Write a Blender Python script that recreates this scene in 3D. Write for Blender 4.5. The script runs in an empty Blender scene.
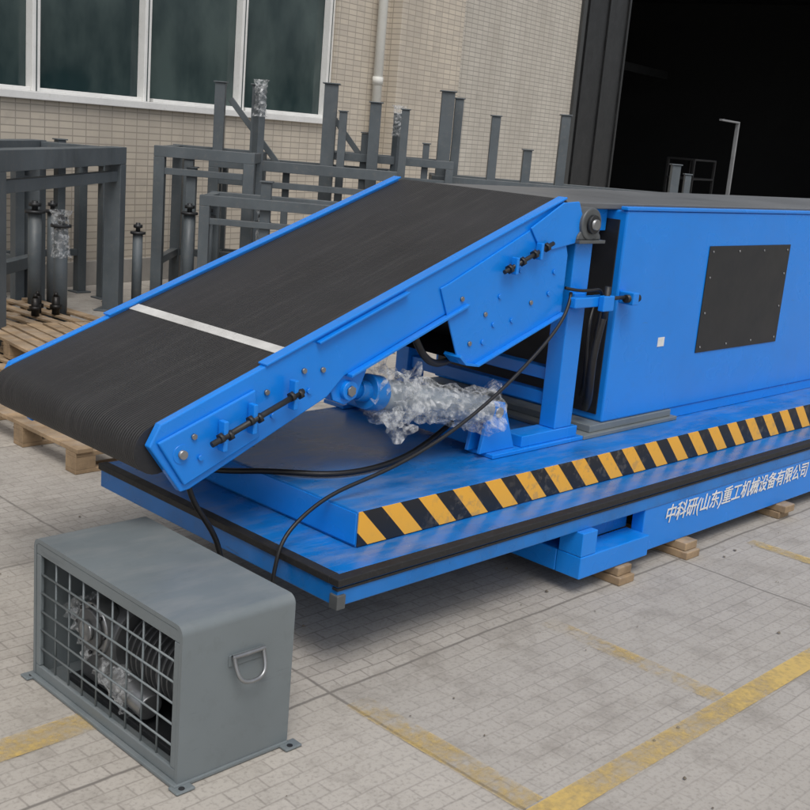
import bpy, bmesh, math, random
from mathutils import Vector, Matrix
random.seed(7)
S=bpy.context.scene
COL=S.collection
# ------------------------------------------------------------ materials
def nt(name):
    m=bpy.data.materials.new(name); m.use_nodes=True
    t=m.node_tree; b=t.nodes['Principled BSDF']; return m,t,b
def N(t,ty,**k):
    n=t.nodes.new(ty)
    for a,v in k.items(): setattr(n,a,v)
    return n
def mixc(t,fac,a,b,mode='MIX'):
    n=N(t,'ShaderNodeMix',data_type='RGBA',blend_type=mode)
    for s,v in ((0,fac),(6,a),(7,b)):
        if hasattr(v,'is_linked') or hasattr(v,'links'): t.links.new(v,n.inputs[s])
        else: n.inputs[s].default_value=v if s==0 else (*v,1)
    return n.outputs[2]
def noise(t,scale,detail=4,rough=.6,vec=None):
    n=N(t,'ShaderNodeTexNoise'); n.inputs['Scale'].default_value=scale; n.inputs['Detail'].default_value=detail; n.inputs['Roughness'].default_value=rough
    if vec is not None: t.links.new(vec,n.inputs['Vector'])
    return n.outputs['Fac']
def ramp(t,src,lo,hi,a=0.,b=1.):
    n=N(t,'ShaderNodeMapRange'); t.links.new(src,n.inputs[0])
    n.inputs[1].default_value=lo;n.inputs[2].default_value=hi;n.inputs[3].default_value=a;n.inputs[4].default_value=b
    return n.outputs[0]
def mth(t,op,a,b=None):
    n=N(t,'ShaderNodeMath',operation=op)
    for i,v in enumerate((a,b)):
        if v is None: continue
        if hasattr(v,'links'): t.links.new(v,n.inputs[i])
        else: n.inputs[i].default_value=v
    return n.outputs[0]
def ocoord(t): return N(t,'ShaderNodeTexCoord').outputs['Object']
def mapped(t,c,sc,rot=(0,0,0)):
    mp=N(t,'ShaderNodeMapping'); mp.inputs['Scale'].default_value=sc; mp.inputs['Rotation'].default_value=rot; t.links.new(c,mp.inputs[0]); return mp.outputs[0]
def bump(t,b,h,st,dist=.01):
    n=N(t,'ShaderNodeBump'); n.inputs['Strength'].default_value=st; n.inputs['Distance'].default_value=dist
    t.links.new(h,n.inputs['Height']); t.links.new(n.outputs[0],b.inputs['Normal'])
def paint(name,col,rough=.4,metal=0.,var=.25,dirt=(.12,.11,.1),dirtamt=.25,sc=3.,bst=.06,dust=0.,scuff=0.):
    m,t,b=nt(name); c=ocoord(t)
    n1=noise(t,sc,3,.65,c); n2=noise(t,sc*9,3,.7,c)
    dark=tuple(x*(1-var) for x in col)
    c1=mixc(t,ramp(t,n1,.3,.7),dark,col)
    c2=mixc(t,ramp(t,n2,.55,.85,0,dirtamt),c1,dirt)
    if dust>0:
        n4=noise(t,2.2,4,.7,mapped(t,c,(1.5,6,1.5),(0,0,.5)))
        sp=N(t,'ShaderNodeSeparateXYZ'); ge=N(t,'ShaderNodeNewGeometry'); t.links.new(ge.outputs['Normal'],sp.inputs[0])
        upf=ramp(t,sp.outputs[2],.3,.95,.12,1)
        c2=mixc(t,mth(t,'MULTIPLY',upf,ramp(t,n4,.45,.75,0,dust)),c2,(.32,.31,.29))
    if scuff>0:
        n5=noise(t,1.0,4,.75,mapped(t,c,(3,3,26),(.0,.35,0)))
        c2=mixc(t,ramp(t,n5,.66,.71,0,scuff),c2,(.05,.06,.08))
    t.links.new(c2,b.inputs['Base Color'])
    b.inputs['Metallic'].default_value=metal
    t.links.new(ramp(t,n1,.2,.8,rough*.75,min(1,rough*1.35)),b.inputs['Roughness'])
    if bst>.1: bump(t,b,n2,bst,.004)
    return m
BLUE=paint('blue_paint',(.005,.215,.74),.25,0,.10,(.03,.13,.34),.15,2.5,0,.14,.2)
DBLUE=paint('blue_deck_paint',(.006,.18,.58),.28,0,.30,(.08,.12,.19),.45,4,0,.36,.4)
GREYP=paint('grey_paint',(.155,.18,.19),.40,0,.14,(.09,.1,.1),.35,3,0,.25,.25)
RACKM=paint('rack_grey_paint',(.092,.11,.122),.5,0,.3,(.2,.17,.14),.35,3,0,.4,.3)
STEEL=paint('steel',(.35,.36,.37),.35,.8,.3,(.15,.12,.1),.3,12)
DARKM=paint('dark_metal',(.03,.032,.035),.45,.3,.3,(.1,.1,.1),.3,12)
BLACKP=paint('black_panel',(.012,.013,.015),.42,0,.2,(.05,.05,.05),.25,5)
RUB=paint('black_rubber',(.014,.014,.015),.6,0,.3,(.08,.075,.07),.5,10)
CABLE=paint('cable_rubber',(.008,.008,.009),.45,0,.1,(.05,.05,.05),.2,20)
WHITE=paint('white_paint',(.74,.74,.72),.5,0,.1,(.4,.38,.34),.4,4)
WOOD=paint('pallet_wood',(.40,.28,.165),.75,0,.55,(.12,.085,.055),.7,7,.3,.5,.5)
PIPEW=paint('pvc_pipe',(.62,.62,.58),.45,0,.1,(.36,.34,.3),.4,3)
BRONZE=paint('greased_bolt',(.02,.018,.016),.35,.5,.3,(.1,.08,.06),.3,15)
SEALB=paint('bearing_cast',(.13,.14,.145),.5,.4,.3,(.05,.05,.05),.3,12)
BARREL=paint('cylinder_primer',(.30,.34,.38),.4,.2,.2,(.1,.12,.2),.3,8)
INTD=paint('hall_shade',(.022,.023,.025),.8,0,.4,(.04,.04,.04),.3,1)  # near-black colour stands in for the dimness inside the hall

def beltmat():
    m,t,b=nt('belt_rubber'); c=ocoord(t)
    sx=N(t,'ShaderNodeSeparateXYZ'); t.links.new(c,sx.inputs[0])
    n1=noise(t,2.0,4,.6,c); n2=noise(t,120,1,.5,c); n3=noise(t,3,3,.6,mapped(t,c,(1.2,14,1.2)))
    c1=mixc(t,ramp(t,n1,.3,.75),(.009,.009,.010),(.022,.022,.024))
    c2=mixc(t,ramp(t,n3,.48,.8,0,.45),c1,(.055,.054,.053))
    c3=mixc(t,ramp(t,n2,.6,.8,0,.3),c2,(.055,.054,.053))
    t.links.new(c3,b.inputs['Base Color'])
    t.links.new(ramp(t,n1,.2,.8,.46,.66),b.inputs['Roughness'])
    rib=mth(t,'SINE',mth(t,'MULTIPLY',sx.outputs[1],2*math.pi/.011))
    bump(t,b,rib,.6,.0022)
    return m
BELT=beltmat()
def stripemat():
    m,t,b=nt('hazard_stripe'); c=ocoord(t)
    s=N(t,'ShaderNodeSeparateXYZ'); t.links.new(c,s.inputs[0])
    n2=noise(t,25,4,.7,c); n3=noise(t,3,3,.7,c)
    q=mth(t,'ADD',s.outputs[0],s.outputs[2])
    q=mth(t,'FRACT',mth(t,'DIVIDE',mth(t,'SUBTRACT',q,.02),.165))
    f=mth(t,'GREATER_THAN',q,.5)
    c1=mixc(t,f,(.014,.014,.015),(.84,.42,.045))
    wear=mth(t,'MULTIPLY',ramp(t,n2,.52,.62),ramp(t,n3,.4,.6))
    c2=mixc(t,mth(t,'MULTIPLY',wear,.35),c1,(.20,.17,.13))
    t.links.new(c2,b.inputs['Base Color']); b.inputs['Roughness'].default_value=.45
    return m
STRIPE=stripemat()
def groundmat():
    m,t,b=nt('worn_paver_ground'); c=ocoord(t)
    nn=N(t,'ShaderNodeTexNoise'); nn.inputs['Scale'].default_value=.7; nn.inputs['Detail'].default_value=5; nn.inputs['Roughness'].default_value=.68; t.links.new(c,nn.inputs[0])
    n1=nn.outputs['Fac']; n2=noise(t,4.2,6,.74,c); n3=noise(t,75,2,.6,c)
    n4=noise(t,1.5,5,.68,mapped(t,c,(.6,1.7,1),(0,0,.3))); n5=noise(t,.33,3,.6,c)
    wob=N(t,'ShaderNodeVectorMath',operation='MULTIPLY_ADD')
    t.links.new(nn.outputs['Color'],wob.inputs[0]); wob.inputs[1].default_value=(.06,.06,0); t.links.new(c,wob.inputs[2])
    br=N(t,'ShaderNodeTexBrick'); br.offset=.5
    t.links.new(wob.outputs[0],br.inputs['Vector'])
    br.inputs['Color1'].default_value=(.45,.42,.38,1); br.inputs['Color2'].default_value=(.375,.35,.315,1)
    br.inputs['Mortar'].default_value=(.22,.20,.18,1); br.inputs['Scale'].default_value=1
    br.inputs['Mortar Size'].default_value=.0045; br.inputs['Mortar Smooth'].default_value=.9
    br.inputs['Brick Width'].default_value=.11; br.inputs['Row Height'].default_value=.055
    big=N(t,'ShaderNodeTexBrick'); big.offset=0; t.links.new(wob.outputs[0],big.inputs['Vector'])
    big.inputs['Color1'].default_value=(.90,.90,.90,1); big.inputs['Color2'].default_value=(1.1,1.09,1.07,1); big.inputs['Mortar'].default_value=(.9,.9,.9,1)
    big.inputs['Scale'].default_value=1; big.inputs['Mortar Size'].default_value=.008; big.inputs['Mortar Smooth'].default_value=.7
    big.inputs['Brick Width'].default_value=1.9; big.inputs['Row Height'].default_value=1.35
    c1=mixc(t,ramp(t,n4,.42,.66,.05,.75),br.outputs['Color'],(.40,.375,.335))
    c1=mixc(t,ramp(t,n1,.35,.7,0,.5),c1,(.31,.29,.26))
    c1=mixc(t,ramp(t,n5,.45,.7,0,.45),c1,(.47,.44,.40))
    c1=mixc(t,1.,c1,big.outputs['Color'],'MULTIPLY')
    c2=mixc(t,mth(t,'MULTIPLY',big.outputs['Fac'],ramp(t,n1,.3,.6,.35,.8)),c1,(.13,.118,.105))
    c3=mixc(t,ramp(t,n2,.50,.72,0,.7),c2,(.20,.18,.155))
    c4=mixc(t,ramp(t,n3,.5,.8,0,.5),c3,(.14,.128,.112))
    t.links.new(c4,b.inputs['Base Color']); t.links.new(ramp(t,n1,.3,.7,.6,.9),b.inputs['Roughness'])
    bump(t,b,n3,.2,.003)
    return m
GROUND=groundmat()
def linemat(name,lo,hi,hia=.04):
    m,t,b=nt(name); c=ocoord(t)
    n1=noise(t,3.2,5,.65,c); n2=noise(t,40,3,.7,c)
    c1=mixc(t,n2,(.62,.43,.11),(.50,.37,.16)); t.links.new(c1,b.inputs['Base Color']); b.inputs['Roughness'].default_value=.75
    a=mth(t,'ADD',mth(t,'MULTIPLY',n1,.75),mth(t,'MULTIPLY',n2,.35))
    a=ramp(t,a,lo,hi,.9,hia); t.links.new(a,b.inputs['Alpha'])
    return m
LINE=linemat('worn_yellow_paint',.46,.72,.12); LINEF=linemat('faded_yellow_paint',.34,.62)
def tilemat(name,c1,c2,mo,w,h,dirt=.3):
    m,t,b=nt(name); c=ocoord(t)
    s=N(t,'ShaderNodeSeparateXYZ'); t.links.new(c,s.inputs[0]); v=N(t,'ShaderNodeCombineXYZ')
    t.links.new(mth(t,'ADD',s.outputs[0],s.outputs[1]),v.inputs[0]); t.links.new(s.outputs[2],v.inputs[1])
    br=N(t,'ShaderNodeTexBrick'); br.offset=.0; t.links.new(v.outputs[0],br.inputs['Vector'])
    for k,q in (('Color1',c1),('Color2',c2),('Mortar',mo)): br.inputs[k].default_value=(*q,1)
    br.inputs['Scale'].default_value=1; br.inputs['Mortar Size'].default_value=.006; br.inputs['Mortar Smooth'].default_value=.3
    br.inputs['Brick Width'].default_value=w; br.inputs['Row Height'].default_value=h
    n1=noise(t,.9,4,.7,mapped(t,c,(1.6,1.6,.35))); n2=noise(t,6,3,.7,c)
    a=mixc(t,ramp(t,n1,.4,.75,0,dirt),br.outputs['Color'],(.27,.24,.2))
    a=mixc(t,ramp(t,n2,.55,.8,0,dirt*.7),a,(.2,.18,.16))
    t.links.new(a,b.inputs['Base Color']); b.inputs['Roughness'].default_value=.5
    return m
TILE=tilemat('wall_tile',(.56,.50,.41),(.48,.43,.36),(.31,.275,.23),.15,.06,.4)
TILE2=tilemat('wall_tile_b',(.52,.485,.425),(.46,.43,.375),(.27,.255,.225),.15,.06,.4)
def glassmat():
    m,t,b=nt('window_glass'); c=ocoord(t)
    n1=noise(t,1.3,4,.55,mapped(t,c,(1.3,1,.7)))
    t.links.new(mixc(t,ramp(t,n1,.38,.62),(.012,.028,.03),(.05,.075,.072)),b.inputs['Base Color'])
    b.inputs['Roughness'].default_value=.10; b.inputs['Specular IOR Level'].default_value=.55
    bump(t,b,noise(t,.8,1,.5,c),.25,.05)
    return m
GLASS=glassmat()
def wrapmat():
    m,t,b=nt('plastic_wrap'); c=ocoord(t)
    n1=noise(t,38,2,.6,c)
    b.inputs['Base Color'].default_value=(.66,.68,.69,1); b.inputs['Roughness'].default_value=.2
    t.links.new(ramp(t,n1,.4,.68,.05,.55),b.inputs['Alpha'])
    return m
WRAP=wrapmat()

# ------------------------------------------------------------ builders
def top(name,loc=(0,0,0),rz=0):
    e=bpy.data.objects.new(name,None); e.empty_display_size=.2; e.location=loc; e.rotation_euler=(0,0,rz); COL.objects.link(e); return e
def fin(bm,name,par,mat,bev=0,smooth=False,seg=2):
    me=bpy.data.meshes.new(name); bmesh.ops.recalc_face_normals(bm,faces=bm.faces); bm.to_mesh(me); bm.free()
    o=bpy.data.objects.new(name,me); COL.objects.link(o); me.materials.append(mat)
    if par: o.parent=par
    if smooth:
        for p in me.polygons: p.use_smooth=True
    if bev:
        md=o.modifiers.new('b','BEVEL'); md.width=bev; md.segments=seg; md.limit_method='ANGLE'; md.angle_limit=math.radians(40)
    return o
def box(par,name,x0,x1,y0,y1,z0,z1,mat,bev=.003,seg=2):
    bm=bmesh.new(); v=[bm.verts.new((x,y,z)) for x in (x0,x1) for y in (y0,y1) for z in (z0,z1)]
    for f in ((0,1,3,2),(4,6,7,5),(0,4,5,1),(2,3,7,6),(0,2,6,4),(1,5,7,3)): bm.faces.new([v[i] for i in f])
    return fin(bm,name,par,mat,bev,seg=seg)
def prism(par,name,pts,y0,y1,mat,bev=.003,axis='y'):
    bm=bmesh.new()
    def P(a,b,y): return (a,y,b) if axis=='y' else (y,a,b)
    A=[bm.verts.new(P(a,b,y0)) for a,b in pts]; B=[bm.verts.new(P(a,b,y1)) for a,b in pts]
    bm.faces.new(A); bm.faces.new(B[::-1])
    n=len(pts)
    for i in range(n): bm.faces.new([A[i],A[(i+1)%n],B[(i+1)%n],B[i]])
    return fin(bm,name,par,mat,bev)
def cyl(par,name,p1,p2,r,mat,seg=24,bev=0,r2=None):
    p1=Vector(p1);p2=Vector(p2); d=p2-p1
    bm=bmesh.new(); bmesh.ops.create_cone(bm,cap_ends=True,segments=seg,radius1=r,radius2=r if r2 is None else r2,depth=d.length)
    q=d.to_track_quat('Z','Y').to_matrix().to_4x4(); q.translation=(p1+p2)/2; bm.transform(q)
    o=fin(bm,name,par,mat,bev)
    for p in o.data.polygons:
        if len(p.vertices)==4: p.use_smooth=True
    return o
def beam(par,name,p1,p2,w,mat,h=None,bev=.003,roll=0):
    p1=Vector(p1);p2=Vector(p2); d=p2-p1; h=h or w; L=d.length
    bm=bmesh.new(); bmesh.ops.create_cube(bm,size=1); bmesh.ops.scale(bm,vec=(w,h,L),verts=bm.verts)
    z=d.normalized(); ref=Vector((0,0,1)) if abs(z.z)<.95 else Vector((math.cos(roll),math.sin(roll),0))
    x=z.cross(ref).normalized(); y=z.cross(x)
    M=Matrix((x,y,z)).transposed().to_4x4(); M.translation=(p1+p2)/2; bm.transform(M)
    return fin(bm,name,par,mat,bev)
def tube(par,name,pts,r,mat,res=12):
    c=bpy.data.curves.new(name,'CURVE'); c.dimensions='3D'; c.bevel_depth=r; c.bevel_resolution=4; c.resolution_u=res
    s=c.splines.new('NURBS'); s.points.add(len(pts)-1); s.use_endpoint_u=True; s.order_u=4
    for p,q in zip(s.points,pts): p.co=(*q,1)
    o=bpy.data.objects.new(name,c); COL.objects.link(o); c.materials.append(mat)
    if par:o.parent=par
    return o
def crumple(par,name,p1,p2,r,seed,amp=.35,flare=1.0,mat=None,n=46,m=30):
    rnd=random.Random(seed); p1=Vector(p1);p2=Vector(p2); d=p2-p1; q=d.to_track_quat('Z','Y').to_matrix()
    ph=[(rnd.uniform(1,9),rnd.randint(1,7),rnd.uniform(0,6.3),rnd.uniform(.3,1)) for _ in range(12)]
    bm=bmesh.new(); R=[]
    for j in range(m+1):
        t=j/m; row=[]
        e=1+flare*(max(0,.12-t)/.12+max(0,t-.88)/.12)*.6
        for i in range(n):
            a=2*math.pi*i/n
            k=sum(w*math.sin(f*t*4+g*a+h) for f,g,h,w in ph)/4
            rr=r*e*(1+amp*k+rnd.uniform(-.07,.07))
            row.append(bm.verts.new(p1+q@Vector((rr*math.cos(a),rr*math.sin(a),d.length*(t+rnd.uniform(-.008,.008))))))
        R.append(row)
    for j in range(m):
        for i in range(n): bm.faces.new([R[j][i],R[j][(i+1)%n],R[j+1][(i+1)%n],R[j+1][i]])
    return fin(bm,name,par,mat or WRAP,0)
def hexbolt(par,name,p,nrm,r=.010,h=.008,mat=None):
    p=Vector(p);nrm=Vector(nrm); cyl(par,name,p,p+nrm*h,r,mat or STEEL,6)

# ------------------------------------------------------------ ground + paint
g=top('ground'); bm=bmesh.new()
vs=[bm.verts.new(p) for p in ((-150,-150,0),(150,-150,0),(150,150,0),(-150,150,0))]; bm.faces.new(vs); fin(bm,'paving',g,GROUND)
def strip(par,name,x0,x1,y0,y1,mat,z=.004):
    bm=bmesh.new(); bm.faces.new([bm.verts.new(p) for p in ((x0,y0,z),(x1,y0,z),(x1,y1,z),(x0,y1,z))]); fin(bm,name,par,mat)
l=top('parking_line_marking')
strip(l,'long_line',-.15,6,-.85,-.77,LINE); strip(l,'left_line',-2.4,-.2,.18,.28,LINEF)
strip(l,'cross_a',-.05,.04,-.765,-.12,LINEF); strip(l,'cross_b',.87,.95,-.765,-.10,LINEF); strip(l,'cross_c',2.30,2.37,-.765,-.10,LINEF); strip(l,'cross_d',3.7,3.77,-.765,-.1,LINEF)
def litter():
    rnd=random.Random(4); bm=bmesh.new()
    for i in range(420):
        if i<160: x=rnd.uniform(-2,4); y=rnd.uniform(-1.6,2.2)
        elif i<220: x=rnd.uniform(.9,3); y=rnd.uniform(-.15,.5)
        else: x=rnd.uniform(-.5,5.5); y=rnd.uniform(2.2,6.6)
        s=rnd.choice((.003,.004,.005,.008)); 
        if i>220: s*=2
        a=rnd.uniform(0,6.3); k=rnd.randint(4,6); hh=rnd.uniform(.3,.8)*s
        P=[(x+s*rnd.uniform(.6,1.2)*math.cos(a+6.283*j/k),y+s*rnd.uniform(.5,1.1)*math.sin(a+6.283*j/k)) for j in range(k)]
        A=[bm.verts.new((u,v,.0045)) for u,v in P]; T=bm.verts.new((x,y,.0045+hh))
        for j in range(k): bm.faces.new([A[j],A[(j+1)%k],T])
    return fin(bm,'ground_debris',None,paint('debris',(.20,.17,.13),.8,0,.6,(.34,.31,.26),.6,30))
litter()

# ------------------------------------------------------------ lift platform
XR=6.2; zb,zl,zd=.247,.335,.4526; W=1.30
p=top('lift_platform')
box(p,'base_tray',0,XR,0,W,zb,.312,DBLUE,.004)
box(p,'rubber_edge_front',-.008,XR,-.010,.03,.3125,.336,RUB,.003)
box(p,'rubber_edge_left',-.008,.03,.031,W+.006,.3125,.336,RUB,.003)
box(p,'rubber_lip_front',-.005,XR,-.005,.02,.298,.307,RUB,.002)
box(p,'tray_top',.031,XR,.031,W,.3125,.3345,DBLUE,.002)
box(p,'corner_cap',-.006,.028,-.008,.028,.240,.285,SEALB,.003)
box(p,'deck',.212,XR,.158,W-.1,zl,zd,DBLUE,.004)
box(p,'deck_left_skin',.206,.2115,.16,W-.1,.345,.447,BLUE,.001)
box(p,'hazard_stripe_strip',.214,XR,.1535,.1575,.339,.4515,STRIPE,0)
box(p,'frame_side',1.62,XR,.004,.06,.068,.2468,BLUE,.004)
box(p,'frame_channel_front',1.17,1.619,-.03,.08,.07,.155,BLUE,.004)
box(p,'frame_web',1.25,1.619,.082,.10,.156,.2468,DBLUE,.002)
box(p,'frame_cross_left',1.17,1.30,.081,W-.05,.07,.155,BLUE,.004)
box(p,'frame_post_left',1.17,1.26,-.028,.075,.156,.2468,BLUE,.003)
box(p,'frame_side_back',1.31,XR,W-.12,W-.05,.068,.2468,BLUE,.004)
box(p,'frame_core',2.0,XR-.2,.3,W-.3,.09,.2465,DARKM,.004)
for i,x in enumerate((3.4,4.4)):
    box(p,f'fork_pocket_{i}',x,x+.22,-.012,.002,.072,.135,BLUE,.003)
    box(p,f'fork_pocket_shade_{i}',x+.02,x+.20,-.0155,-.0125,.084,.125,DARKM,0)  # solid dark plate on the face, painting the shade of an opening
for i,x in enumerate((.5,.9)): beam(p,f'under_rib_{i}',(x,.1,.225),(x,W-.1,.225),.04,DARKM)
try:
    tc=bpy.data.curves.new('side_lettering','FONT'); tc.body='中科研(山东)重工机械设备有限公司'; tc.size=.081; tc.extrude=.0008; tc.shear=.2; tc.space_character=.98; tc.offset=.0006
    to=bpy.data.objects.new('side_lettering',tc); COL.objects.link(to); to.parent=p; to.location=(1.765,.001,.168); to.rotation_euler=(math.radians(90),0,0); tc.materials.append(WHITE)
except Exception as e: print(e)
for i,(x,w) in enumerate(((1.40,.10),(1.88,.10),(2.75,.1),(4.2,.1))):
    wb=top('wood_block' if i==0 else f'wood_block.{i:03d}')
    box(wb,'timber',x,x+w,-.06 if i<2 else -.02,.95,.0,.032,WOOD,.004); box(wb,'timber_top',x+.006,x+w-.004,-.045,.9,.033,.0675,WOOD,.004)

# ------------------------------------------------------------ machine enclosure
yb=.344; xb=1.7496; zt=1.3802
e=top('conveyor_enclosure')
box(e,'base_plate',1.60,2.30,.318,1.3,zd+.0005,.470,GREYP,.003)
box(e,'grey_skirt',1.66,2.27,.336,1.28,.4705,.500,GREYP,.003)
box(e,'blue_skirt',2.275,XR-.1,.350,1.28,zd+.0005,.500,BLUE,.003)
box(e,'body',xb,XR-.1,yb,1.30,.5005,zt-.012,BLUE,.008)
box(e,'body_end',xb-.006,xb-.0005,yb+.03,1.28,.53,zt-.05,BLACKP,.002)
box(e,'top_flange_front',xb-.01,XR-.1,yb-.006,yb+.03,zt-.0115,zt+.004,BLUE,.004)
box(e,'top_flange_back',xb-.01,XR-.1,1.27,1.306,zt-.0115,zt+.004,BLUE,.004)
GB=paint('horizontal_belt',(.12,.125,.13),.4,0,.2,(.2,.2,.2),.4,2)
box(e,'top_belt',1.42,XR-.15,yb+.05,1.25,zt-.0115,zt+.0115,GB,.004)
box(e,'bed_frame',1.42,1.74,yb+.09,1.22,zt-.10,zt-.013,BLUE,.003)
x0,x1,z0,z1=2.4155,3.1737,.7433,1.2219
box(e,'inspection_panel',x0,x1,yb-.0045,yb-.0005,z0,z1,BLACKP,.0015)
for i in range(4):
    for k,(a,b) in enumerate(((x0+.03+i*(x1-x0-.06)/3,z0+.025),(x0+.03+i*(x1-x0-.06)/3,z1-.025))): cyl(e,f'screw_{i}_{k}',(a,yb-.0045,b),(a,yb-.008,b),.005,STEEL,10)
for i in (1,2):
    for k,a in enumerate((x0+.03,x1-.03)): cyl(e,f'screw_s{i}_{k}',(a,yb-.0045,z0+.02+i*(z1-z0)/3),(a,yb-.008,z0+.02+i*(z1-z0)/3),.005,STEEL,10)
box(e,'warning_label',2.095,2.145,yb-.002,yb-.0004,.795,.835,WHITE,0)
tube(e,'hose_loop',[(1.745,.40,1.02),(1.66,.33,1.0),(1.61,.33,.86),(1.62,.34,.70),(1.66,.36,.6),(1.70,.4,.56)],.018,CABLE)
tube(e,'hose_loop_b',[(1.74,.44,.98),(1.68,.42,.94),(1.655,.40,.8),(1.68,.40,.66),(1.72,.44,.60)],.010,CABLE)

# ------------------------------------------------------------ inclined conveyor
cv=top('inclined_belt_conveyor')
X1,Z1,X2,Z2=-.424,.741,1.3276,1.3979; yf=yb+.897
ang=math.atan2(Z2-Z1,X2-X1); ca,sa=math.cos(ang),math.sin(ang)
def L2(s,n): return (X1+s*ca-n*sa, Z1+s*sa+n*ca)
LEN=math.hypot(X2-X1,Z2-Z1)
r1=.072; prof=[]
c1=L2(.02,-r1); r2=.05; c2=L2(LEN+.01,-r2)
for k in range(13):
    a=ang+math.pi/2+math.pi*k/12; prof.append((c1[0]+r1*math.cos(a),c1[1]+r1*math.sin(a)))
for k in range(13):
    a=ang-math.pi/2+math.pi*k/12; prof.append((c2[0]+r2*math.cos(a),c2[1]+r2*math.sin(a)))
bo=prism(cv,'belt',prof,yb+.030,yf-.030,BELT,0)
for q in bo.data.polygons: q.use_smooth=len(q.vertices)==4
bo.modifiers.new('es','EDGE_SPLIT').split_angle=math.radians(35)
st=[L2(.500,.0008),L2(.540,.0008),L2(.540,.0030),L2(.500,.0030)]
SPL=paint('splice_tape',(.62,.62,.60),.5,0,.3,(.25,.25,.24),.6,6)
prism(cv,'belt_splice_stripe',st,yb+.031,yf-.031,SPL,0)
def sidebeam(nm,y0,y1,mat=BLUE):
    pts=[(-.423,.70),(-.315,.553),(-.285,.557),(.22,.775),(.285,.835),L2(1.30,-.155),L2(LEN-.02,-.15),L2(LEN-.0,.006),L2(.04,.006)]
    return prism(cv,nm,pts,y0,y1,mat,.004)
sidebeam('side_beam_near',yb,yb+.028); sidebeam('side_beam_far',yf-.028,yf)
for nm,y0,y1 in (('rail_near',yb-.008,yb+.034),('rail_far',yf-.034,yf+.008)):
    prism(cv,nm,[L2(.42,.0065),L2(LEN+.01,.0065),L2(LEN+.01,.014),L2(.42,.014)],y0,y1,BLUE,.002)
prism(cv,'lower_flange_near',[(.30,.842),L2(1.28,-.158),L2(1.28,-.168),(.30,.832)],yb-.022,yb+.03,BLUE,.002)
prism(cv,'upper_flange_near',[L2(.62,-.002),L2(1.02,-.002),L2(1.02,-.010),L2(.62,-.010)],yb-.020,yb-.001,BLUE,.002)
prism(cv,'cheek_plate',[L2(.01,-.035),(-.31,.575),(-.05,.683),L2(.36,-.04)],yb-.012,yb-.0005,BLUE,.004)
for yy in (yb-.014,yf+.002): cyl(cv,'tail_roller_cap',(c1[0]+.055,yy,c1[1]-.01),(c1[0]+.055,yy+.012,c1[1]-.01),.028,BLUE,20)
cyl(cv,'tail_shaft',(c1[0]+.055,yb-.026,c1[1]-.01),(c1[0]+.055,yb+.0,c1[1]-.01),.013,STEEL,16)
def lug(s,n,k):
    a=L2(s,n); 
    beam(cv,f'tension_lug_{k}',(a[0]-.0,yb-.034,a[1]-.045),(a[0],yb-.034,a[1]+.045),.030,BLUE,.016)
    hexbolt(cv,f'lug_nut_{k}',(a[0]-.010,yb-.045,a[1]),(-ca,0,-sa),.016,.012,DARKM)
    hexbolt(cv,f'lug_nut2_{k}',(a[0]+.010,yb-.045,a[1]),(ca,0,sa),.016,.012,DARKM)
for k,s in enumerate((.20,.31,.47)): lug(s,-.105,k)
a=L2(.15,-.105); b=L2(.50,-.105); cyl(cv,'tension_rod',(a[0],yb-.045,a[1]),(b[0],yb-.045,b[1]),.009,DARKM,12)
for i,(s,n) in enumerate(((.12,-.07),(.12,-.14),(.40,-.07),(.40,-.15),(.55,-.07),(.55,-.14),(.62,-.10))):
    a=L2(s,n); hexbolt(cv,f'bolt_a{i}',(a[0],yb-.0125 if s<.35 else yb,a[1]),(0,-1,0),.009,.008,BLUE if i%2 else STEEL)
for k,s in enumerate((1.52,1.66)):
    a=L2(s,-.11); beam(cv,f'upper_lug_{k}',(a[0],yb-.034,a[1]-.03),(a[0],yb-.034,a[1]+.03),.028,BLUE,.014)
a=L2(1.46,-.11); b=L2(1.74,-.11); cyl(cv,'upper_rod',(a[0],yb-.034,a[1]),(b[0],yb-.034,b[1]),.008,DARKM,12)
for k,s in enumerate((1.49,1.56,1.63,1.70)):
    a=L2(s,-.11); cyl(cv,f'upper_nut_{k}',(a[0]-.007*ca,yb-.034,a[1]-.007*sa),(a[0]+.007*ca,yb-.034,a[1]+.007*sa),.017,DARKM,6)
gp=[(.69,1.10),(.80,.865),(.835,.832),(.90,.823),(1.375,.985),(1.375,1.20),L2(LEN-.03,-.02),L2(1.22,-.055)]
prism(cv,'drive_gusset',gp,yb-.008,yb-.0004,BLUE,.003)
prism(cv,'drive_gusset_far',gp,yf+.0004,yf+.008,BLUE,.003)
gl=[(.795,.858),(.832,.828),(.90,.817),(1.375,.979),(1.375,.985),(.90,.825),(.837,.836),(.803,.867)]
prism(cv,'gusset_flange',gl,yb-.03,yb+.05,BLUE,.001)
prism(cv,'gusset_tray',[(.83,.84),(.90,.828),(1.36,.985),(1.36,1.0),(.9,.85)],yb+.052,yf-.01,DARKM,.002)
for i,(x,z) in enumerate(((.86,.90),(.93,.90),(.98,.96),(.93,1.0),(1.0,1.06),(1.08,.97),(1.18,1.03),(1.28,1.06),(1.30,1.14),(.80,1.06),(1.1,1.15))): hexbolt(cv,f'bolt_g{i}',(x,yb-.008,z),(0,-1,0),.009,.006,BLUE if i%3 else STEEL)
cyl(cv,'drive_drum',(1.0,yb+.05,.955),(1.0,yf-.05,.955),.075,DARKM)
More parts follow.
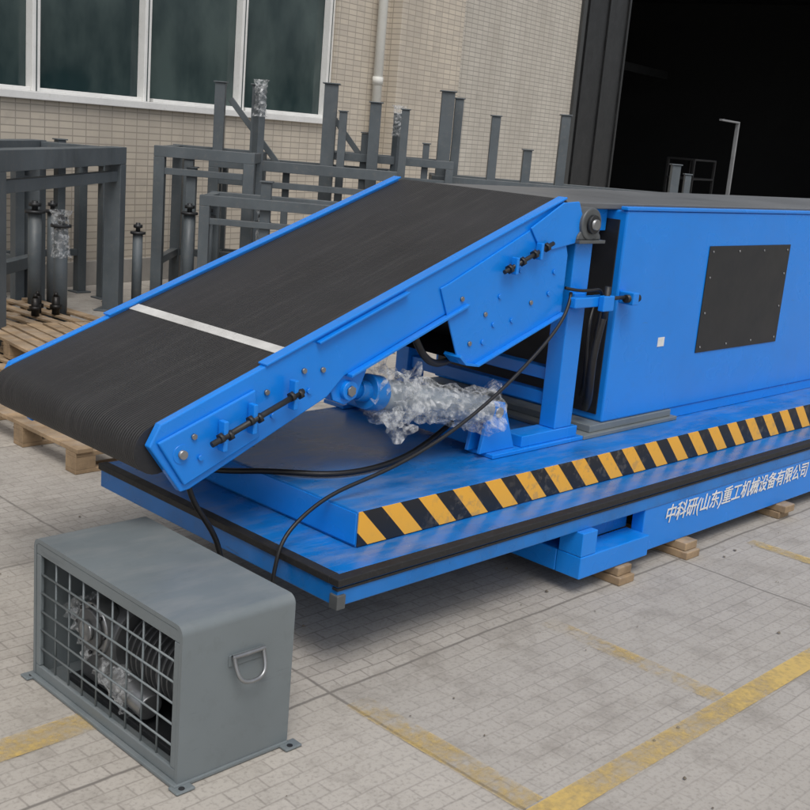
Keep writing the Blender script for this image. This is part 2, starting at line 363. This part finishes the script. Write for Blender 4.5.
for k,s in enumerate((.4,.8,1.2,1.6)):
    a=L2(s,-.09); cyl(cv,f'idler_{k}',(a[0],yb+.03,a[1]),(a[0],yf-.03,a[1]),.03,DARKM)
    a=L2(s+.1,-.13); beam(cv,f'cross_member_{k}',(a[0],yb+.03,a[1]),(a[0],yf-.03,a[1]),.05,BLUE)
for nm,y0,y1 in (('near',yb-.002,yb+.075),('far',yf-.075,yf)):
    box(cv,f'post_{nm}',1.425,1.535,y0,y1,.515,1.245,BLUE,.004)
    box(cv,f'post_cap_{nm}',1.40,1.565,y0-.035,y1+.01,1.2455,1.258,SEALB,.002)
    box(cv,f'post_foot_{nm}',1.04,1.60,y0-.02,y1+.03,zd+.001,.470,BLUE,.003)
    box(cv,f'post_shoe_{nm}',1.22,1.57,y0-.006,y1+.01,.4705,.5145,BLUE,.003)
bx,bz=1.475,1.318
cyl(cv,'bearing_housing',(bx,yb-.03,bz),(bx,yb+.04,bz),.062,SEALB,32,.006)
cyl(cv,'bearing_ring',(bx,yb-.045,bz),(bx,yb-.0305,bz),.036,DARKM,28,.003)
cyl(cv,'pivot_shaft',(bx,yb-.055,bz),(bx,yf,bz),.02,STEEL,20)
prism(cv,'bearing_foot',[(bx-.075,1.2585),(bx+.075,1.2585),(bx+.07,1.275),(bx+.045,1.30),(bx-.045,1.30),(bx-.07,1.275)],yb-.024,yb+.034,SEALB,.004)
for q in (-.062,.062): hexbolt(cv,'bearing_bolt',(bx+q,yb,1.272),(0,0,1),.010,.012,STEEL)
prism(cv,'head_plate',[L2(LEN-.22,-.02),L2(LEN-.18,-.13),(1.43,1.25),(1.44,1.33),(1.40,1.40),L2(LEN-.02,.004)],yb-.016,yb-.0085,BLUE,.003)
for zz in (.62,.72): beam(cv,f'post_cross_{zz}',(1.47,yb+.076,zz),(1.47,yf-.076,zz),.05,BLUE)
beam(cv,'post_cross_low',(1.10,yb+.12,.50),(1.10,yf-.08,.50),.06,BLUE)
box(cv,'latch_arm',1.385,1.60,yb-.062,yb-.0205,1.005,1.045,BLUE,.004)
box(cv,'latch_mount',1.43,1.50,yb-.020,yb-.0022,.995,1.055,BLUE,.003)
box(cv,'latch_pad',1.53,1.60,yb-.09,yb-.0625,.99,1.05,BLUE,.004)
box(cv,'latch_keeper',1.76,1.80,yb-.07,yb-.001,1.0,1.05,BLUE,.004)
cyl(cv,'latch_pin',(1.565,yb-.075,.96),(1.565,yb-.075,1.085),.012,DARKM)
cyl(cv,'latch_knob',(1.74,yb-.045,1.025),(1.83,yb-.045,1.025),.016,DARKM)
cyl(cv,'latch_bar',(1.60,yb-.04,1.03),(1.76,yb-.04,1.03),.008,DARKM)
yc=yb+.05
for q in (-.035,.025):
    prism(cv,'cyl_lug_top',[(.24,.80),(.26,.755),(.31,.735),(.36,.755),(.40,.85),(.40,.90),(.24,.83)],yc+q,yc+q+.012,BLUE,.003)
    prism(cv,'cyl_lug_base',[(1.0,.4705),(1.20,.4705),(1.16,.56),(1.12,.655),(1.06,.665),(1.03,.62)],yc+q-.005,yc+q+.012,BLUE,.003)
cyl(cv,'cyl_pin_top',(.315,yc-.055,.785),(.315,yc+.055,.785),.032,BLUE,20,.003); cyl(cv,'cyl_pin_nut',(.315,yc-.062,.785),(.315,yc-.0555,.785),.018,STEEL,6)
cyl(cv,'cyl_pin_base',(1.09,yc-.045,.62),(1.09,yc+.045,.62),.02,STEEL,16)
pa=Vector((.315,yc,.785)); pb=Vector((1.09,yc,.62))
cyl(cv,'cyl_rod_eye',pa,pa.lerp(pb,.10),.030,BLUE,20); cyl(cv,'cyl_rod',pa.lerp(pb,.1),pa.lerp(pb,.2),.036,DBLUE,20,.004); cyl(cv,'cyl_barrel',pa.lerp(pb,.2),pa.lerp(pb,.95),.052,BARREL,28,.004)
cyl(cv,'cyl_gland',pa.lerp(pb,.15),pa.lerp(pb,.23),.060,DBLUE,28,.004)
crumple(cv,'cylinder_plastic_wrap',pa.lerp(pb,.25),pa.lerp(pb,.97),.068,3,.35,.7)
crumple(cv,'cylinder_plastic_wrap_b',pa.lerp(pb,.17)+Vector((0,0,.05)),pa.lerp(pb,.40)+Vector((0,-.02,.03)),.048,9,.6,1.2,n=30,m=16)
crumple(cv,'cylinder_plastic_wrap_c',pa.lerp(pb,.24)+Vector((0,-.03,-.03)),pa.lerp(pb,.34)+Vector((0,-.03,-.11)),.032,11,.6,1.2,n=24,m=14)
tube(cv,'power_cable',[(1.40,.32,1.06),(1.36,.29,.98),(1.18,.27,.86),(.95,.26,.72),(.68,.25,.60),(.42,.26,.52),(.22,.27,.49),(.10,.27,.44),(.0,.26,.38),(-.03,.25,.30),(-.05,.25,.15),(-.12,.28,.02),(-.3,.35,.02)],.0065,CABLE)
tube(cv,'hydraulic_hose',[(1.0,.50,.56),(.92,.50,.52),(.75,.46,.475),(.5,.42,.468),(.32,.46,.468),(.2,.62,.468),(.1,.8,.42),(.15,1.0,.40)],.010,CABLE)
tube(cv,'drop_cable',[(-.22,.46,.64),(-.23,.45,.52),(-.17,.42,.42),(-.08,.44,.30),(-.06,.46,.12),(-.12,.5,.02)],.009,CABLE)
tube(cv,'belly_hose',[(.62,.38,.95),(.66,.37,.86),(.78,.40,.80),(.95,.42,.86),(1.1,.45,.88),(1.2,.48,.95)],.013,CABLE)
tube(cv,'arm_cable',[(1.36,.32,1.08),(1.45,.28,1.06),(1.55,.28,1.1),(1.60,.31,1.02),(1.61,.33,.85)],.006,CABLE)

# ------------------------------------------------------------ motor guard
gb=top('motor_guard')
gx0,gx1,gy0,gy1,gh=-.655,-.31,-.175,.545,.425
r=.026
def arch(x0,x1,z1,r):
    P=[]
    for k in range(7):
        a=math.pi-(math.pi/2)*k/6; P.append((x0+r+r*math.cos(a),z1-r+r*math.sin(a)))
    for k in range(7):
        a=math.pi/2-(math.pi/2)*k/6; P.append((x1-r+r*math.cos(a),z1-r+r*math.sin(a)))
    return P
outer=arch(gy0,gy1,gh,r); inner=arch(gy0+.012,gy1-.012,gh-.012,r-.01)
pts=[(gy0,.014)]+outer+[(gy1,.014),(gy1-.012,.014)]+inner[::-1]+[(gy0+.012,.014)]
bm=bmesh.new(); A=[bm.verts.new((gx0,a,b)) for a,b in pts]; B=[bm.verts.new((gx1,a,b)) for a,b in pts]; n=len(pts)
for i in range(n): bm.faces.new([A[i],A[(i+1)%n],B[(i+1)%n],B[i]])
h=n//2
for V in (A,B):
    for i in range(h-1): bm.faces.new([V[i],V[i+1],V[n-2-i],V[n-1-i]])
sh=fin(bm,'folded_shell',gb,GREYP,0)
for q in sh.data.polygons: q.use_smooth=True
sh.modifiers.new('es','EDGE_SPLIT').split_angle=math.radians(40)
box(gb,'back_sheet',gx1-.012,gx1-.002,gy0+.013,gy1-.013,.014,gh-.0135,GREYP,.003)
box(gb,'floor_plate',gx0-.012,gx1+.0,gy0-.006,gy1+.01,.002,.0135,GREYP,.003)
box(gb,'front_top_frame',gx0+.001,gx0+.014,gy0+.0135,gy1-.0135,gh-.045,gh-.0135,GREYP,.002)
box(gb,'front_bottom_frame',gx0+.001,gx0+.014,gy0+.013,gy1-.013,.014,.045,GREYP,.003)
box(gb,'front_near_frame',gx0+.001,gx0+.014,gy0+.013,gy0+.035,.0455,gh-.0455,GREYP,.003)
box(gb,'front_far_frame',gx0+.001,gx0+.014,gy1-.035,gy1-.013,.0455,gh-.0455,GREYP,.003)
nc,nr=9,6
for i in range(1,nc):
    y=gy0+.035+(gy1-gy0-.07)*i/nc; cyl(gb,f'mesh_bar_v{i}',(gx0+.010,y,.04),(gx0+.010,y,gh-.040),.003,GREYP,8)
for i in range(1,nr):
    z=.045+(gh-.09)*i/nr; cyl(gb,f'mesh_bar_h{i}',(gx0+.0055,gy0+.03,z),(gx0+.0055,gy1-.03,z),.003,GREYP,8)
for i,(x,y) in enumerate(((gx0-.02,gy0-.03),(gx1-.03,gy0-.035),(gx0-.03,gy1-.02))):
    box(gb,f'foot_tab_{i}',x,x+.055,y,y+.04,.0015,.009,GREYP,.004); cyl(gb,f'foot_hole_shade_{i}',(x+.022,y+.013,.0092),(x+.022,y+.013,.0105),.008,DARKM,14)  # each hole is a dark disc on the tab, its shade given as colour
hx=(gx0+gx1)/2+.02
box(gb,'handle_plate',hx-.055,hx+.055,gy0-.004,gy0-.0005,.285,.315,GREYP,.001)
tube(gb,'handle_ring',[(hx-.045,gy0-.010,.315),(hx-.045,gy0-.014,.30),(hx-.045,gy0-.030,.262),(hx-.02,gy0-.034,.245),(hx+.02,gy0-.034,.245),(hx+.045,gy0-.030,.262),(hx+.045,gy0-.014,.30),(hx+.045,gy0-.010,.315)],.0055,STEEL)
tube(gb,'handle_hinge',[(hx-.05,gy0-.010,.312),(hx-.02,gy0-.012,.312),(hx+.02,gy0-.012,.312),(hx+.05,gy0-.010,.312)],.006,STEEL)
MOT=paint('motor_grey',(.12,.125,.13),.4,.4,.3,(.04,.04,.04),.3,12)
cyl(gb,'motor_body',(-.48,-.02,.19),(-.48,.20,.19),.088,MOT,32,.004)
for i in range(9): cyl(gb,f'motor_fin_{i}',(-.48,-.01+i*.024,.19),(-.48,-.004+i*.024,.19),.10,MOT,32)
cyl(gb,'gearbox_body',(-.50,.21,.2),(-.50,.36,.2),.105,MOT,32,.01)
cyl(gb,'gearbox_flange',(-.615,.30,.23),(-.56,.30,.23),.075,STEEL,32,.006); cyl(gb,'gearbox_ring',(-.625,.30,.23),(-.6155,.30,.23),.058,MOT,32,.003); cyl(gb,'gearbox_hub',(-.636,.30,.23),(-.6255,.30,.23),.028,STEEL,20)
for k in range(8):
    a=k*math.pi/4; cyl(gb,f'flange_bolt_{k}',(-.622,.30+.067*math.cos(a),.23+.067*math.sin(a)),(-.6152,.30+.067*math.cos(a),.23+.067*math.sin(a)),.006,DARKM,6)
box(gb,'gearbox_case',-.58,-.42,.22,.42,.033,.25,MOT,.02,3); box(gb,'motor_base',-.60,-.38,-.06,.45,.0145,.032,DARKM,.003)
crumple(gb,'gear_plastic_wrap',(-.560,.31,.14),(-.560,.42,.26),.058,21,.25,.2,n=30,m=16)
crumple(gb,'gear_plastic_wrap_b',(-.585,.12,.08),(-.585,.26,.13),.042,25,.25,.2,n=26,m=14)
cyl(gb,'coupling',(-.58,.06,.09),(-.58,.22,.11),.036,STEEL,24,.004)

# ------------------------------------------------------------ building
bw=top('factory_building',(2.33,6.86,0),math.atan2(.198,.980))
HT=7.5
box(bw,'wall_below_windows',-9,5.45,0,.25,0,1.60,TILE,0)
box(bw,'wall_above_windows',-9,5.45,0,.25,3.45,HT,TILE,0)
box(bw,'wall_pier',4.46,5.45,0,.25,1.60,3.45,TILE,0)
box(bw,'wall_pier_left',-9,-6.2,0,.25,1.60,3.45,TILE,0)
box(bw,'pilaster',5.45,6.87,-.18,.25,0,HT,TILE,.004)
box(bw,'wall_recess',6.87,10.7,.05,.30,0,HT,TILE2,0)
box(bw,'lintel',10.7,34,.05,.35,6.9,HT,TILE2,0)
box(bw,'wall_far_right',34,40,.05,.35,0,HT,TILE2,0)
box(bw,'plinth',-9,5.45,-.03,-.001,0,.22,paint('plinth_render',(.36,.34,.31),.8,0,.3,(.15,.14,.13),.4,3),.004)
box(bw,'glass',-6.2,4.46,.14,.16,1.60,3.45,GLASS,0)
box(bw,'window_sill',-6.25,4.52,-.05,.13,1.60,1.665,WHITE,.006)
box(bw,'window_head',-6.2,4.46,.06,.135,3.38,3.45,WHITE,.003)
SASH=paint('sash_dark',(.05,.07,.07),.4)
for i,s in enumerate((4.42,2.98,1.66,.40,-.9,-2.2,-3.5,-4.8,-6.16)):
    box(bw,f'mullion_{i}',s-.04,s+.04,.05,.139,1.666,3.379,WHITE,.004)
    box(bw,f'mullion_groove_{i}',s-.006,s+.006,.047,.0495,1.67,3.37,SASH,0)
    if i<8: box(bw,f'bottom_rail_{i}',s-1.215 if i else s-1.35,s-.041,.07,.138,1.666,1.70,WHITE,.003)
cyl(bw,'drain_pipe',(5.18,-.09,0),(5.18,-.09,HT),.055,PIPEW,24)
for i,z in enumerate((.9,2.1,3.6)): cyl(bw,f'pipe_collar_{i}',(5.18,-.09,z),(5.18,-.09,z+.09),.064,PIPEW,24)
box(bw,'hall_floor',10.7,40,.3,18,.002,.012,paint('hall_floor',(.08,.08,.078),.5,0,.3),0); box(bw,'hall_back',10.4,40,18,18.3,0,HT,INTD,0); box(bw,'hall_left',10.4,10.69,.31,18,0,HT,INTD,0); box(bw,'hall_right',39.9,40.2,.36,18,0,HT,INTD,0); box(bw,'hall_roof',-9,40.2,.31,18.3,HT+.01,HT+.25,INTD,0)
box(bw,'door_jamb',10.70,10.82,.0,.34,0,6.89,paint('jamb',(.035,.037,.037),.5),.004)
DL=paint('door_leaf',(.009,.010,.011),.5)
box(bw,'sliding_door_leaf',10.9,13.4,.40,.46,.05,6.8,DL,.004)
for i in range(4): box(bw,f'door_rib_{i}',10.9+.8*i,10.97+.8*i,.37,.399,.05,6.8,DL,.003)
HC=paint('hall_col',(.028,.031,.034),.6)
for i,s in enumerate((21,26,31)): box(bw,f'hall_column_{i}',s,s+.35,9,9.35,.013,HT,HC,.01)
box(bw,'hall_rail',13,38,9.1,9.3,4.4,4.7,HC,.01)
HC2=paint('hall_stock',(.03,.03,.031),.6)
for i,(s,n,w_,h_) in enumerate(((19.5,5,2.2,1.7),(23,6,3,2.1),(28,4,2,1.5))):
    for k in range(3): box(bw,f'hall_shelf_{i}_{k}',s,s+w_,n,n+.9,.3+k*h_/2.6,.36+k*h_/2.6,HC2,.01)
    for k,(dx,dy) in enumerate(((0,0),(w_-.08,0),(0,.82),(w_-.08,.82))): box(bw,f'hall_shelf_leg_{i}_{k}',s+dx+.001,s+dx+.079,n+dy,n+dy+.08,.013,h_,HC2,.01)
HF=paint('doorway_light_paint',(.30,.31,.32),.5)  # pale paint stands in for a bright doorway inside the hall
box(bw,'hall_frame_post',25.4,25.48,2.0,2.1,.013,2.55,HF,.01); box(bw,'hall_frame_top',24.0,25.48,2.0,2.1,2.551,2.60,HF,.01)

# ------------------------------------------------------------ steel racks
rk=0
def rack(P0,P1,dep,ztop,w,posts,low=.35,brace=False):
    global rk
    r=top('steel_rack' if rk==0 else f'steel_rack.{rk:03d}'); rk+=1
    P0=Vector((*P0,0));P1=Vector((*P1,0)); d=(P1-P0).normalized(); bk=Vector((-d.y,d.x,0))
    if bk.y<0: bk=-bk
    an=math.atan2(d.y,d.x); Z=Vector((0,0,1)); Q0=P0+bk*dep; Q1=P1+bk*dep
    for i,(c,n) in enumerate(((P0,'a'),(P1,'b'),(Q0,'c'),(Q1,'d'))):
        beam(r,'leg_'+n,c,c+Z*(ztop-w/2-.001),w,RACKM,roll=an); beam(r,'foot_'+n,c,c+Z*.012,w*1.8,RACKM,roll=an)
    ex=d*(w/2)
    beam(r,'top_front',P0-ex+Z*ztop,P1+ex+Z*ztop,w,RACKM); beam(r,'top_back',Q0-ex+Z*ztop,Q1+ex+Z*ztop,w,RACKM)
    beam(r,'top_left',P0+bk*w*.52+Z*(ztop-.002),Q0-bk*w*.52+Z*(ztop-.002),w*.9,RACKM); beam(r,'top_right',P1+bk*w*.52+Z*(ztop-.002),Q1-bk*w*.52+Z*(ztop-.002),w*.9,RACKM)
    beam(r,'low_back',Q0+Z*low,Q1+Z*low,w*.7,RACKM); beam(r,'low_left',P0+Z*low,Q0+Z*low,w*.7,RACKM); beam(r,'mid_front',P0+Z*(ztop-.16),P1+Z*(ztop-.16),w*.6,RACKM)
    for k,(t,b,z,ww) in enumerate(posts):
        c=P0.lerp(P1,t)+bk*dep*b
        beam(r,f'upright_{k}',c+Z*.0+bk*w*.55,c+bk*w*.55+Z*z,ww,RACKM,roll=an); beam(r,f'upright_cap_{k}',c+bk*w*.55+Z*(z+.001),c+bk*w*.55+Z*(z+.012),ww*1.3,RACKM,roll=an)
    if brace:
        c=P0.lerp(P1,.05)+bk*dep*.5; beam(r,'brace',c+Z*(ztop+.55),c+d*.45+Z*(ztop+.02),.05,RACKM)
        c=P0.lerp(P1,.62)+bk*dep*.7; beam(r,'brace_b',c+Z*(ztop+.5),c+d*.4+Z*(ztop+.02),.05,RACKM)
    return r
rack((1.05,4.35),(2.77,5.81),.65,1.23,.13,[(.35,1,1.20,.09)])
rack((3.36,6.09),(3.89,5.56),.8,1.27,.09,[(.35,.0,1.15,.08),(.2,.6,1.2,.08)])
rack((3.98,6.18),(5.10,5.08),.55,1.20,.09,[(.0,.25,1.88,.09),(.22,.0,1.88,.09),(.62,.4,1.95,.12),(.70,.2,1.72,.07),(.88,.3,1.82,.10),(1.05,.1,1.78,.07),(.4,.1,1.15,.06)],brace=True)
rack((5.75,5.15),(7.4,3.55),.6,1.18,.09,[(.02,.0,1.98,.12),(.07,.2,1.93,.08),(.22,.0,1.80,.08),(.36,.0,1.52,.08),(.50,.0,1.86,.085),(.97,.0,1.50,.08),(1.03,.1,1.42,.06)])
rack((3.2,5.2),(4.3,4.1),.5,.95,.08,[(.3,.0,1.12,.08)])
rack((4.9,5.75),(5.7,4.95),.5,1.33,.07,[(.3,.0,1.55,.06),(.8,.0,1.5,.06)])
rack((2.2,6.3),(3.0,6.35),.35,1.15,.08,[(.5,.0,1.3,.07)])
pk=0
def stub(x,y,h,r,wrap=False):
    global pk
    s=top('support_post' if pk==0 else f'support_post.{pk:03d}'); pk+=1
    box(s,'base_plate',x-r*2,x+r*2,y-r*2,y+r*2,.001,.02,RACKM,.003); cyl(s,'tube',(x,y,.0205),(x,y,h),r,RACKM,20)
    cyl(s,'head_flange',(x,y,h+.0005),(x,y,h+.02),r*1.5,DARKM,20); cyl(s,'screw',(x,y,h+.021),(x,y,h+.09),r*.45,DARKM,12); cyl(s,'nut',(x,y,h+.05),(x,y,h+.075),r*.9,DARKM,6)
    if wrap: crumple(s,'plastic_wrap',(x,y,h*.7),(x,y,h+.12),r*1.15,int(x*100),.22,.5,n=20,m=14)
stub(2.06,5.75,.78,.05); stub(2.22,5.78,.78,.04); stub(2.06,5.36,.72,.05,True); stub(2.95,5.75,.62,.04); stub(3.9,5.35,.75,.045,True); stub(3.3,5.55,.80,.045); stub(3.45,5.5,.78,.04)
wl=top('wrapped_post'); beam(wl,'post',(4.22,5.88,0),(4.22,5.88,1.86),.07,RACKM); crumple(wl,'plastic_wrap',(4.22,5.88,1.62),(4.22,5.88,1.93),.05,31,.25,.5,n=18,m=12)
wl=top('wrapped_post.001'); beam(wl,'post',(5.35,5.3,0),(5.35,5.3,1.75),.07,RACKM); crumple(wl,'plastic_wrap',(5.35,5.3,1.55),(5.35,5.3,1.82),.05,33,.25,.5,n=18,m=12)

# ------------------------------------------------------------ pallets & bolts
pn=0
def pallet(x0,y0,x1,y1,h=.12,zo=0,rot=0):
    global pn
    q=top('wooden_pallet' if pn==0 else f'wooden_pallet.{pn:03d}',(x0,y0,zo),rot); pn+=1
    w=x1-x0; d=y1-y0
    for i in range(3):
        yy=i*(d-.09)/2; box(q,f'bottom_board_{i}',0,w,yy,yy+.09,.001,.02,WOOD,.002)
        for k in range(3):
            xx=k*(w-.1)/2; box(q,f'block_{i}_{k}',xx,xx+.1,yy,yy+.09,.0205,h-.042,WOOD,.002)
        box(q,f'stringer_{i}',0,w,yy,yy+.09,h-.0415,h-.0205,WOOD,.002)
    n=8
    for i in range(n):
        xx=i*(w-.09)/(n-1); box(q,f'deck_board_{i}',xx,xx+.085+random.uniform(-.012,.006),-.005+random.uniform(-.01,.01),d+.005+random.uniform(-.015,.01),h-.02,h-random.uniform(.0,.004),WOOD,.002)
pallet(.37,2.13,1.4,3.2); pallet(.55,3.35,1.6,4.35,.12,0,.08); pallet(1.0,4.9,2.2,5.9,.11,0,.05); pallet(.9,3.5,1.7,4.4,.11,.122,-.1)
for i,(x,y) in enumerate(((1.85,5.3),(1.95,5.22),(1.78,5.2))):
    s=top('anchor_bolt' if i==0 else f'anchor_bolt.{i:03d}'); cyl(s,'shank',(x,y,.112),(x,y,.24),.028,BRONZE,16); cyl(s,'collar',(x,y,.15),(x,y,.18),.042,BRONZE,6); cyl(s,'tip',(x,y,.2405),(x,y,.27),.02,BRONZE,12,r2=.01)

# ------------------------------------------------------------ light
w=bpy.data.worlds.new('World'); S.world=w; w.use_nodes=True; t=w.node_tree
bgn=t.nodes['Background']; sk=N(t,'ShaderNodeTexSky'); sk.sky_type='NISHITA'; sk.sun_disc=False
az=math.radians(215); el=math.radians(58)
sk.sun_elevation=el; sk.sun_rotation=az; sk.dust_density=4; sk.air_density=1
hs=N(t,'ShaderNodeHueSaturation'); hs.inputs['Saturation'].default_value=.35
t.links.new(sk.outputs[0],hs.inputs['Color']); t.links.new(hs.outputs[0],bgn.inputs['Color']); bgn.inputs['Strength'].default_value=.15
sl=bpy.data.lights.new('sun','SUN'); sl.energy=1.2; sl.angle=math.radians(25); sl.color=(1,.965,.92)
so=bpy.data.objects.new('sun',sl); COL.objects.link(so)
dirv=Vector((math.sin(az)*math.cos(el),math.cos(az)*math.cos(el),math.sin(el)))
so.rotation_euler=dirv.to_track_quat('Z','Y').to_euler()
# ------------------------------------------------------------ camera
yaw,pi_,ro=.7639,-.2358,.0854
fwd=Vector((math.cos(pi_)*math.cos(yaw),math.cos(pi_)*math.sin(yaw),math.sin(pi_))); rt=Vector((math.sin(yaw),-math.cos(yaw),0)); up=rt.cross(fwd)
r_=rt*math.cos(ro)+up*math.sin(ro); u_=-rt*math.sin(ro)+up*math.cos(ro)
M=Matrix((r_,u_,-fwd)).transposed().to_4x4(); M.translation=(-2.1045,-2.2207,1.6)
cd=bpy.data.cameras.new('camera'); co=bpy.data.objects.new('camera',cd); COL.objects.link(co); co.matrix_world=M
cd.sensor_width=36; cd.lens=1135.54/810*36; cd.clip_end=1000; cd.clip_start=.05
S.camera=co
S.view_settings.view_transform='Standard'; S.view_settings.look='None'; S.view_settings.exposure=0
